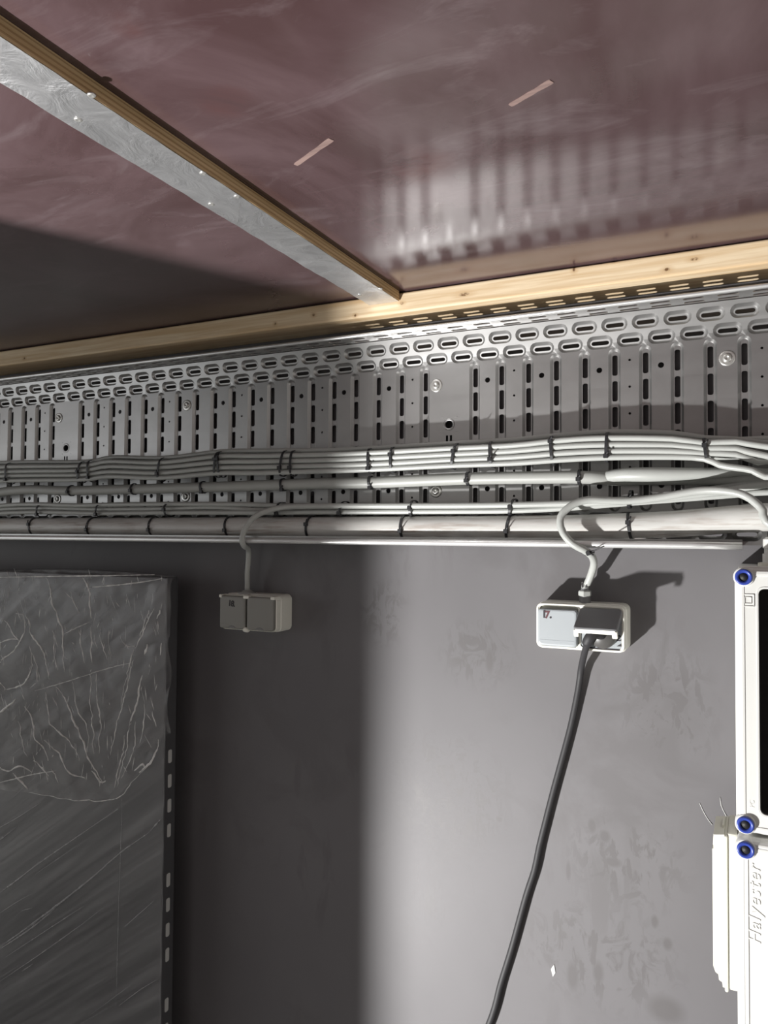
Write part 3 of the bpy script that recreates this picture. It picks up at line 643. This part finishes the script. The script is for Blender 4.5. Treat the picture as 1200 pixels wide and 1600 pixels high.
# ------------------------------------------------------------------ plug and black cord
t = thing('plug', (-.205, 1.15, 1.39), 'black angled plug pushed into the socket marked 17, trailing a black cord', 'plug')
pc = (-0.2011, 1.1500, 1.4025)
b = MB(); b.lathe((pc[0], YS+.004, pc[2]), (0,-1,0), [(0,.0205),(.010,.0205),(.018,.0190),(.025,.0140),(.028,.004)], M['plug_grey'], 24); b.build('plug_body', t, label='dark grey round plug body')
pa = [(pc[0]+.001, YS-.020, pc[2]+.002), (-0.2077, 1.1260, 1.4077), (-0.2133, 1.1220, 1.4013), (-0.2178, 1.1260, 1.3923)]
b = MB(); b.tube(spline(pa, .003), .0076, M['cord'], 14); b.build('strain_relief', t)
b = MB(); b.box(pc[0]-.0245, pc[0]-.0195, YS-.012, YS+.002, pc[2]-.004, pc[2]+.010, M['white'], .0012, 2); b.build('contact_block', t, label='pale block beside the plug')
cord = [(-0.2108, 1.1230, 1.4051), (-0.2158, 1.1280, 1.3977), (-0.2239, 1.1480, 1.3815), (-0.2336, 1.1780, 1.3613), (-0.2412, 1.1990, 1.3399)] + [(-0.2458, 1.2045, 1.3119), (-0.2574, 1.2075, 1.2554), (-0.2704, 1.2075, 1.2040), (-0.2856, 1.2075, 1.1469), (-0.2999, 1.2075, 1.0896), (-0.3081, 1.2075, 1.0560), (-0.3163, 1.2075, 1.0163), (-0.3298, 1.2075, 0.9732), (-0.3528, 1.2075, 0.8872), (-0.3708, 1.2075, 0.8270), (-0.3911, 1.2075, 0.7553), (-.45,1.206,.62), (-.52,1.204,.35), (-.58,1.19,.10), (-.62,1.14,.012), (-.70,1.06,.009), (-.85,.98,.009)]
b = MB(); b.tube(spline(cord, .012), .0050, M['cord'], 12); b.build('cord', t)
# ------------------------------------------------------------------ distribution enclosure on the right
EX0, EX1, EY = -.0205, .262, 1.030
enc = thing('distribution_board', (.12, WY, .93), 'white distribution board with dark window and blue corner screws at the right edge', 'electrical box')
for (z0, z1, nm) in ((1.1885, 1.5125, 'window_module'), (.935, 1.1835, 'closed_module')):
    b = MB(); b.box(EX0+.002, EX1-.002, EY+.034, WY, z0+.002, z1-.002, M['white'], .005, 3); base = b.build(nm + '_base', enc)
    zc, hz, xc, hx = (z0+z1)/2, (z1-z0)/2, (EX0+EX1)/2, (EX1-EX0)/2
    rg = lambda g, y, r=.013: [(x, y, z) for x, z in rrect(xc, zc, hx+g, hz+g, max(.002, r), 5)]
    b = MB()
    if nm == 'window_module':
        b.prism([rg(0, EY+.034), rg(0, EY+.010), rg(-.0022, EY+.0075), rg(-.0030, EY+.0035), rg(-.0055, EY+.0006), rg(-.0082, EY), rg(-.0105, EY+.0002), rg(-.0110, EY+.0012), rg(-.0235, EY+.0016, .009), rg(-.0242, EY+.0006, .008), rg(-.0262, EY+.0010, .007), rg(-.0270, EY+.006, .006)], M['white'], False, False, False)
        cov = b.build('cover_frame', enc)
        b = MB(); b.box(EX0+.0262, EX1-.0262, EY+.0035, EY+.0060, z0+.0262, z1-.0262, M['pane']); b.build('window_pane', cov)
        b = MB(); b.box(EX0+.022, EX1-.022, EY+.030, EY+.033, z0+.022, z1-.022, M['black']); b.build('inner_panel', cov)
        b = MB()
        for q in range(8): b.box(EX0+.036+q*.0178, EX0+.036+q*.0178+.0172, EY+.016, EY+.030, zc-.04, zc+.045, M['dark'], .001, 1)
        bk = b.build('breaker_row', cov)
        # double square mark pressed into the frame
        c = (-0.0069, 1.0297, 1.4717)
        for g, w in ((.0068, .0005), (.0038, .0005)):
            b = MB()
            for (a0, a1, c0, c1) in ((-g,g,-g*1.1,-g*1.1+w),(-g,g,g*1.1-w,g*1.1),(-g,-g+w,-g*1.1,g*1.1),(g-w,g,-g*1.1,g*1.1)): b.box(c[0]+a0+.0012, c[0]+a1+.0012, EY+.0002, EY+.0018, c[2]+c0, c[2]+c1, M['white'])
            b.build('double_square_mark', cov)
        text_mesh('PC', .0075, M['white'], .0003, FACE(0, EY+.0014, 0) if False else Matrix.Translation((-.0008, EY+.0013, 1.2215)) @ Matrix.Rotation(R(90), 4, 'X') @ Matrix.Rotation(R(90), 4, 'Z'), 'moulded_mark', cov)
    else:
        b.prism([rg(0, EY+.034), rg(0, EY+.010), rg(-.0022, EY+.0075), rg(-.0030, EY+.0035), rg(-.0055, EY+.0006), rg(-.0075, EY), rg(-.0090, EY+.0006), rg(-.0100, EY-.0002), rg(-.0125, EY-.0004), rg(-.0132, EY+.0008)], M['white'], False, True, False)
        cov = b.build('closed_cover', enc)
        # raised field stepping round the lettering
        b = MB(); b.box(.0150, EX1-.03, EY-.0012, EY+.001, .965, 1.1555, M['white'], .0003, 1); b.build('raised_field', cov)
        text_mesh('Halyester', .0200, M['white'], .0008, Matrix.Translation((.0050, EY+.0008, 1.0600)) @ Matrix.Rotation(R(90), 4, 'X') @ Matrix.Rotation(R(90), 4, 'Z'), 'embossed_lettering', cov, 1.20, .25)
    for z in ((z0+.0125, z1-.0125)):
        for x in (EX0+.0102, EX1-.0102):
            s_ = MB(); s_.lathe((x, EY-.0002, z), (0,-1,0), [(0,.0100),(.0040,.0098),(.0052,.0086),(.0046,.0068),(.0030,.0054),(.0008,.0050)], M['blue'], 24, True, False)
            so = s_.build('cover_screw', enc, label='blue screw with a dark socket')
            s_ = MB(); s_.lathe((x, EY-.0002, z), (0,-1,0), [(.0004,.0052),(.0022,.0052)], M['black'], 18); s_.build('screw_socket', so)
            s_ = MB(); s_.lathe((x, EY-.0002, z), (0,-1,0), [(-.012,.0118),(.0002,.0118),(.0010,.0108),(.0010,.0096)], M['white'], 24, True, False); s_.build('screw_boss', enc)
# glands on the top of the enclosure
for x, y in ((.036, 1.122), (.098, 1.135)):
    b = MB(); b.lathe((x, y, 1.5105), (0,0,1), [(0,.0300),(.0045,.0300),(.0050,.0275)], M['ivory'], 24, False)
    b.lathe((x, y, 1.515), (0,0,1), [(0,.0245),(.012,.0245),(.0125,.0225),(.019,.0225),(.0195,.0240),(.031,.0240),(.034,.0200),(.0345,.0100)], M['white'], 24, False)
    b.build('cable_gland', enc)
# rectangular connector box on the side
jb = thing('junction_box', (-.035, 1.135, .965), 'cream junction box with stepped lid fixed to the white board\'s left side', 'electrical box')
b = MB(); b.box(-.0325, EX0+.0005, 1.096, 1.172, .9625, 1.1635, M['ivory'], .003, 2); b.build('box_body', jb)
b = MB(); b.box(-.0365, -.0322, 1.0935, 1.1745, .9600, 1.1600, M['ivory'], .0018, 2); b.build('rim', jb)
b = MB(); pr = [(-.0362,.9640), (-.0392,.9640), (-.0400,.9700), (-.0438,.9720), (-.0445,.9790), (-.0480,.9810), (-.0505,.9880), (-.0508,1.1395), (-.0494,1.1405), (-.0494,1.1440), (-.0500,1.1450), (-.0492,1.1585), (-.0362,1.1605)]
lp_ = lambda g, y: [(x + (.0006 if i_ not in (0, len(pr)-1) else 0)*g, y, z) for i_, (x, z) in enumerate(pr)]
b.prism([lp_(1, 1.0970), lp_(0, 1.0985), lp_(0, 1.168), lp_(1, 1.170)], M['ivory'])
b.box(-.0400, -.0370, 1.125, 1.150, 1.1600, 1.1640, M['ivory'], .0008, 1)
b.build('stepped_lid', jb)
for i, pp in enumerate(([(-0.0728, 1.2144, 1.1585), (-0.0677, 1.2144, 1.1473), (-0.0617, 1.2144, 1.1372), (-0.0558, 1.2140, 1.1300)], [(-0.0453, 1.2144, 1.1711), (-0.0437, 1.2144, 1.1595), (-0.0395, 1.2144, 1.1501), (-0.0353, 1.2140, 1.1427)])):
    b = MB(); b.tube(spline(pp, .004), [.0004, .0006] + [.0008]*60 if False else .0004, M['white'], 6)  # thin white tubes drawn as fine curved lines on the wall
    b.build('plastic_wisp', None, label=('fine clear wisp on the wall, left of the junction box top', 'fine clear wisp on the wall, right above the junction box top')[i], category='scrap', group='clear wisps on the wall')
# ------------------------------------------------------------------ film-wrapped panel standing at the left
PX1, PY0, PY1, PZ1 = -1.0125, 1.132, 1.166, 1.4640
wp = thing('wrapped_panel', (-1.35, 1.15, 0), 'tall dark panel in stretch film with a crumpled clear bag over its top', 'panel')
b = MB(); b.box(-1.78, PX1, PY0, PY1, 0, PZ1, M['panel'], .003, 2); b.build('panel_board', wp)
pitch = .0470
for i in range(-6, 26):
    z = (-1.0011, 1.1320, 0.6499)[2] + pitch*(i)
    if i % 5 == 1 or z > 1.17 or z < .02: continue
    b = MB(); q = rrect(PY0+.016, z, .0048, .0125, .0030, 3)
    b.prism([[(PX1-.001, y, zz) for y, zz in q], [(PX1+.0009, y, zz) for y, zz in q]], M['slot_pale']); b.build('edge_slot', wp, label='pale slot in the panel edge')
# tight stretch wrap: one skin just off the board, with diagonal creases
sk = MB(); V = []; nx_, nz_ = 60, 110; rnd = random.Random(21)
for j in range(nz_+1):
    for i in range(nx_+1):
        x = -1.778 + (PX1+.004+1.778)*i/nx_; z = .01 + (PZ1-.012)*j/nz_
        u_ = (x*.84 + z*.54); v_ = (-x*.54 + z*.84)
        V.append((x, PY0 - .0035 - .0012*math.sin(v_*70 + 2*math.sin(u_*2.2)) - .0006*math.sin(v_*190+u_*3), z))
F = [[j*(nx_+1)+i, j*(nx_+1)+i+1, (j+1)*(nx_+1)+i+1, (j+1)*(nx_+1)+i] for j in range(nz_) for i in range(nx_)]
sk.add(V, F, M['wrap'], True)
SYP = PY0-.0058
S6 = lambda L: L
streaks = [
 [(-1.4551, 1.1262, 0.7777), (-1.3327, 1.1262, 0.8660), (-1.2083, 1.1262, 0.9507), (-1.1224, 1.1262, 1.0086)], [(-1.4516, 1.1262, 0.6634), (-1.3003, 1.1262, 0.7754), (-1.1875, 1.1262, 0.8636), (-1.1161, 1.1262, 0.9239), (-1.0431, 1.1262, 0.9762)],
 [(-1.4495, 1.1262, 0.5924), (-1.3227, 1.1262, 0.6839), (-1.2040, 1.1262, 0.7729), (-1.1587, 1.1262, 0.8096)], [(-1.4905, 1.1262, 0.8686), (-1.4585, 1.1262, 0.8890), (-1.4115, 1.1262, 0.9224)], [(-1.4753, 1.1262, 0.9060), (-1.3966, 1.1262, 0.9500), (-1.3360, 1.1262, 0.9881)],
 [(-1.4351, 1.1262, 0.6460), (-1.2753, 1.1262, 0.7569), (-1.2094, 1.1262, 0.8020)], [(-1.4538, 1.1262, 0.7347), (-1.4069, 1.1262, 0.7664), (-1.3611, 1.1262, 0.7938)], [(-1.1099, 1.1262, 0.6345), (-1.0585, 1.1262, 0.6773), (-1.0167, 1.1262, 0.7072)], [(-1.0999, 1.1262, 0.7866), (-1.0614, 1.1262, 0.8211), (-1.0279, 1.1262, 0.8508)],
 [(-1.1117, 1.1262, 1.0301), (-1.1135, 1.1262, 0.9244), (-1.1168, 1.1262, 0.7925), (-1.1186, 1.1262, 0.6289)], [(-1.4515, 1.1262, 0.6599), (-1.3592, 1.1262, 0.7240), (-1.2905, 1.1262, 0.7793)], [(-1.4499, 1.1262, 0.7823), (-1.3980, 1.1262, 0.8180), (-1.3352, 1.1262, 0.8673)], [(-1.3822, 1.1262, 0.6308), (-1.3521, 1.1262, 0.6523)], [(-1.3858, 1.1262, 0.7550), (-1.3553, 1.1262, 0.7669)], [(-1.0389, 1.1262, 0.9802), (-1.0140, 1.1262, 1.0069)]]
for i, s_ in enumerate(streaks):
    q = spline(s_, .02); w = (.0011, .0020, .0009, .0016, .0010, .0009, .0011, .0009, .0008, .0006, .0016, .0014, .0014, .0012, .0016)[i]
    sk.tube(q, [w*(.3 + .7*math.sin(math.pi*min(1, .08 + .92*j_/(len(q)-1)))) for j_ in range(len(q))], M['wrap_fold'], 6, True, .5)
rnd = random.Random(4)
for _ in range(26):
    x0 = rnd.uniform(-1.76, -1.1); z0 = rnd.uniform(.1, 1.0); L = rnd.uniform(.05, .35); a = R(rnd.uniform(33, 40))
    pp = [(min(x0+L*t*math.cos(a), PX1), SYP, z0+L*t*math.sin(a)) for t in (0, .5, 1)]
    if pp[-1][0] >= PX1-.002: continue
    sk.tube(pp, [.0002, rnd.uniform(.0004,.0008), .0002], M['wrap_fold'], 5, True, .5)
sk.build('stretch_wrap', wp)
# crumpled bag over the top
bag = MB(); V = []; nx_, nz_ = 120, 100
low_edge = [(-1.79, 1.00), ((-1.4537, 1.1200, 1.0003)[0], (-1.4537, 1.1200, 1.0003)[2]), ((-1.3366, 1.1200, 1.0061)[0], (-1.3366, 1.1200, 1.0061)[2]), ((-1.2090, 1.1200, 1.0156)[0], (-1.2090, 1.1200, 1.0156)[2]), ((-1.1184, 1.1200, 1.0322)[0], (-1.1184, 1.1200, 1.0322)[2]), ((-1.0699, 1.1200, 1.0787)[0], (-1.0699, 1.1200, 1.0787)[2]), ((-1.0273, 1.1200, 1.1198)[0], (-1.0273, 1.1200, 1.1198)[2]), ((-1.0124, 1.1200, 1.1650)[0], (-1.0124, 1.1200, 1.1650)[2]), (-.995, 1.17)]
def hsh(i, j, s):
    return math.sin(i*12.9898*s + j*78.233*s + s*3.1)
def crumple(x, z):
    return .0035*math.sin(38*x + 9*math.sin(7*z+1)) + .0028*math.sin(55*z + 14*x + 5*math.sin(21*x)) + .0020*math.sin(120*x - 40*z + 4*math.sin(30*z))
BX1_ = -1.0000
for j in range(nz_+1):
    for i in range(nx_+1):
        x = -1.785 + (BX1_+1.785)*i/nx_; zb = interp(low_edge, x); z = zb + (1.4685+.004*math.sin(9*x) - zb)*j/nz_
        bell = math.exp(-((x-BX1_)/.02)**2)*.014 + math.exp(-((z-1.469)/.012)**2)*.012
        V.append((x, PY0 - .016 + crumple(x, z)*.8 + bell, z))
F = [[j*(nx_+1)+i, j*(nx_+1)+i+1, (j+1)*(nx_+1)+i+1, (j+1)*(nx_+1)+i] for j in range(nz_) for i in range(nx_)]
bag.add(V, F, M['film'], True)
# film turning over the top edge and round the right edge of the board
tp = [(-1.785 + (BX1_+1.785)*i/30) for i in range(31)]
bag.add([(x, y, 1.4685+.004*math.sin(9*x)+dz) for y, dz in ((PY0-.006,0), (PY0+.012,.0015), (PY1+.004,-.003)) for x in tp], [[r_*31+i, r_*31+i+1, (r_+1)*31+i+1, (r_+1)*31+i] for r_ in range(2) for i in range(30)], M['film'], True)
creases = [
 ([(-1.3225, 1.1170, 1.4549), (-1.3016, 1.1170, 1.4238), (-1.2856, 1.1170, 1.3790), (-1.2723, 1.1170, 1.3379), (-1.2664, 1.1170, 1.2967), (-1.2583, 1.1170, 1.2662)], .0016), ([(-1.2199, 1.1170, 1.4580), (-1.1980, 1.1170, 1.4313), (-1.1944, 1.1170, 1.3769)], .0018), ([(-1.2503, 1.1170, 1.4293), (-1.2276, 1.1170, 1.3854)], .0010),
 ([(-1.3816, 1.1170, 1.3740), (-1.3546, 1.1170, 1.3327), (-1.3338, 1.1170, 1.3128), (-1.3151, 1.1170, 1.2719), (-1.3019, 1.1170, 1.2450)], .0017), ([(-1.4445, 1.1170, 1.3598), (-1.4196, 1.1170, 1.3285), (-1.3955, 1.1170, 1.3157)], .0014), ([(-1.3617, 1.1170, 1.3108), (-1.3532, 1.1170, 1.2795), (-1.3393, 1.1170, 1.2382)], .0013),
 ([(-1.2996, 1.1170, 1.3467), (-1.2935, 1.1170, 1.3016), (-1.2778, 1.1170, 1.2680)], .0011), ([(-1.2198, 1.1170, 1.3550), (-1.2142, 1.1170, 1.3211), (-1.2087, 1.1170, 1.2874)], .0010), ([(-1.1916, 1.1170, 1.3600), (-1.1884, 1.1170, 1.3229), (-1.1830, 1.1170, 1.2894)], .0014), ([(-1.1614, 1.1170, 1.3517), (-1.1510, 1.1170, 1.2986)], .0008),
 ([(-1.2867, 1.1170, 1.2325), (-1.2469, 1.1170, 1.1949), (-1.2219, 1.1170, 1.1498), (-1.1975, 1.1170, 1.1122), (-1.1592, 1.1170, 1.0538)], .0017), ([(-1.3162, 1.1170, 1.2192), (-1.2997, 1.1170, 1.1615), (-1.2500, 1.1170, 1.1259), (-1.2111, 1.1170, 1.0935)], .0014), ([(-1.3711, 1.1170, 1.1855), (-1.3493, 1.1170, 1.1383), (-1.3231, 1.1170, 1.1064), (-1.3050, 1.1170, 1.0809)], .0018),
 ([(-1.3960, 1.1170, 1.1507), (-1.3843, 1.1170, 1.1058), (-1.3580, 1.1170, 1.0843)], .0012), ([(-1.2434, 1.1170, 1.2468), (-1.2327, 1.1170, 1.2032), (-1.2034, 1.1170, 1.1656), (-1.1951, 1.1170, 1.1125)], .0010), ([(-1.1964, 1.1170, 1.2646), (-1.1854, 1.1170, 1.1912), (-1.1743, 1.1170, 1.1118)], .0011), ([(-1.1733, 1.1170, 1.2699), (-1.1669, 1.1170, 1.1932), (-1.1583, 1.1170, 1.1139)], .0010),
 ([(-1.4652, 1.1170, 1.1521), (-1.4284, 1.1170, 1.1760), (-1.4026, 1.1170, 1.1966)], .0020), ([(-1.4633, 1.1170, 1.2654), (-1.4160, 1.1170, 1.2962), (-1.3907, 1.1170, 1.3304), (-1.3867, 1.1170, 1.3701), (-1.4104, 1.1170, 1.3761)], .0014), ([(-1.4454, 1.1170, 1.2105), (-1.3930, 1.1170, 1.2262), (-1.3678, 1.1170, 1.2534), (-1.3588, 1.1170, 1.2968)], .0016), ([(-1.4624, 1.1170, 1.2381), (-1.4401, 1.1170, 1.2110)], .0012),
 ([(-1.3185, 1.1170, 1.1210), (-1.2784, 1.1170, 1.0983), (-1.2340, 1.1170, 1.0632), (-1.1963, 1.1170, 1.0618)], .0014), ([(-1.4033, 1.1170, 1.0427), (-1.3662, 1.1170, 1.0126)], .0018), ([(-1.2922, 1.1170, 1.0653), (-1.2720, 1.1170, 1.0406)], .0011), ([(-1.4555, 1.1170, 1.0129), (-1.3721, 1.1170, 1.0393), (-1.2823, 1.1170, 1.0632)], .0010),
 ([(-1.0258, 1.1170, 1.4055), (-1.0549, 1.1170, 1.3615), (-1.0715, 1.1170, 1.3277)], .0012), ([(-1.0385, 1.1170, 1.4016), (-1.0633, 1.1170, 1.3512)], .0009), ([(-1.0131, 1.1170, 1.4028), (-1.0233, 1.1170, 1.3861)], .0014), ([(-1.0754, 1.1170, 1.3045), (-1.0961, 1.1170, 1.2436), (-1.1167, 1.1170, 1.1721), (-1.1333, 1.1170, 1.1139)], .0010), ([(-1.0882, 1.1170, 1.2903), (-1.1047, 1.1170, 1.2328)], .0008),
 ([(-1.0478, 1.1170, 1.2222), (-1.0472, 1.1170, 1.1899), (-1.0592, 1.1170, 1.1463)], .0010), ([(-1.0943, 1.1170, 1.1583), (-1.1107, 1.1170, 1.1004), (-1.1230, 1.1170, 1.0526)], .0012), ([(-1.0816, 1.1170, 1.1827), (-1.0978, 1.1170, 1.1185), (-1.1142, 1.1170, 1.0572)], .0010), ([(-1.0687, 1.1170, 1.1874), (-1.0761, 1.1170, 1.1279), (-1.1013, 1.1170, 1.0755)], .0010),
 ([(-1.0263, 1.1170, 1.2115), (-1.0174, 1.1170, 1.1836)], .0010), ([(-1.0169, 1.1170, 1.1580), (-1.0246, 1.1170, 1.1217), (-1.0581, 1.1170, 1.0914)], .0016), ([(-1.3414, 1.1170, 1.2203), (-1.2434, 1.1170, 1.2502), (-1.1597, 1.1170, 1.2778), (-1.0797, 1.1170, 1.2992)], .0008), ([(-1.2700, 1.1170, 1.3415), (-1.1989, 1.1170, 1.3698)], .0010),
 ([(-1.3609, 1.1170, 1.0064), (-1.2092, 1.1170, 1.0143), (-1.1137, 1.1170, 1.0342), (-1.0665, 1.1170, 1.0805), (-1.0245, 1.1170, 1.1185), (-1.0148, 1.1170, 1.1582)], .0007), ([(-1.4689, 1.1170, 1.4511), (-1.3075, 1.1170, 1.4581), (-1.1639, 1.1170, 1.4638), (-1.0313, 1.1170, 1.4696)], .0013), ([(-1.1912, 1.1170, 1.4401), (-1.1361, 1.1170, 1.4454), (-1.0741, 1.1170, 1.4526), (-1.0100, 1.1170, 1.4628)], .0012),
 ([(-1.0436, 1.1170, 1.3362), (-1.0518, 1.1170, 1.3161)], .0022), ([(-1.0758, 1.1170, 1.3241), (-1.0882, 1.1170, 1.2870)], .0012), ([(-1.0532, 1.1170, 1.2769), (-1.0693, 1.1170, 1.2200), (-1.0817, 1.1170, 1.1860)], .0018), ([(-1.3475, 1.1170, 1.0752), (-1.3218, 1.1170, 1.0577), (-1.3017, 1.1170, 1.0501)], .0016), ([(-1.4568, 1.1170, 1.0532), (-1.4191, 1.1170, 1.0440), (-1.3830, 1.1170, 1.0597), (-1.3570, 1.1170, 1.0492)], .0016),
 ([(-1.1827, 1.1170, 1.0772), (-1.1638, 1.1170, 1.0565), (-1.1457, 1.1170, 1.0624)], .0016), ([(-1.0711, 1.1170, 1.0928), (-1.0498, 1.1170, 1.1087), (-1.0454, 1.1170, 1.1028)], .0022), ([(-1.4646, 1.1170, 1.3092), (-1.4273, 1.1170, 1.3208), (-1.4062, 1.1170, 1.3204)], .0012), ([(-1.1160, 1.1170, 1.3479), (-1.0979, 1.1170, 1.3292), (-1.0759, 1.1170, 1.3307)], .0007), ([(-1.0036, 1.1170, 1.3422), (-1.0053, 1.1170, 1.3195)], .0010)]
rnd = random.Random(9)
for pts, w in creases:
    q = spline(pts, .006)
    q = [Vector((p.x + rnd.gauss(0,.0007), PY0-.0165 + crumple(p.x, p.z)*.8 + rnd.gauss(0,.0006), p.z)) for p in q]
    bag.tube(q, [w*rnd.uniform(.55,1.75)*(.35+.65*math.sin(math.pi*(j_+.6)/(len(q)+.2))) for j_ in range(len(q))], M['fold'], 6, True, .6)
for _ in range(330):  # short whitened strokes: sparkles on the film put in as colour
    x0, z0 = rnd.uniform(-1.74, -1.01), rnd.uniform(1.03, 1.46); 
    if z0 < interp(low_edge, x0)+.02: continue
    a = R(rnd.gauss(95, 22)); L = rnd.uniform(.006, .03)
    bag.tube([(x0+L*t*math.cos(a), PY0-.0165+crumple(x0, z0)*.8, z0+L*t*math.sin(a)) for t in (0,.5,1)], [.0002, rnd.uniform(.0003,.0011), .0002], M['fold'], 5, True, .6)
bag.build('crumpled_bag', wp, label='crumpled clear plastic bag')
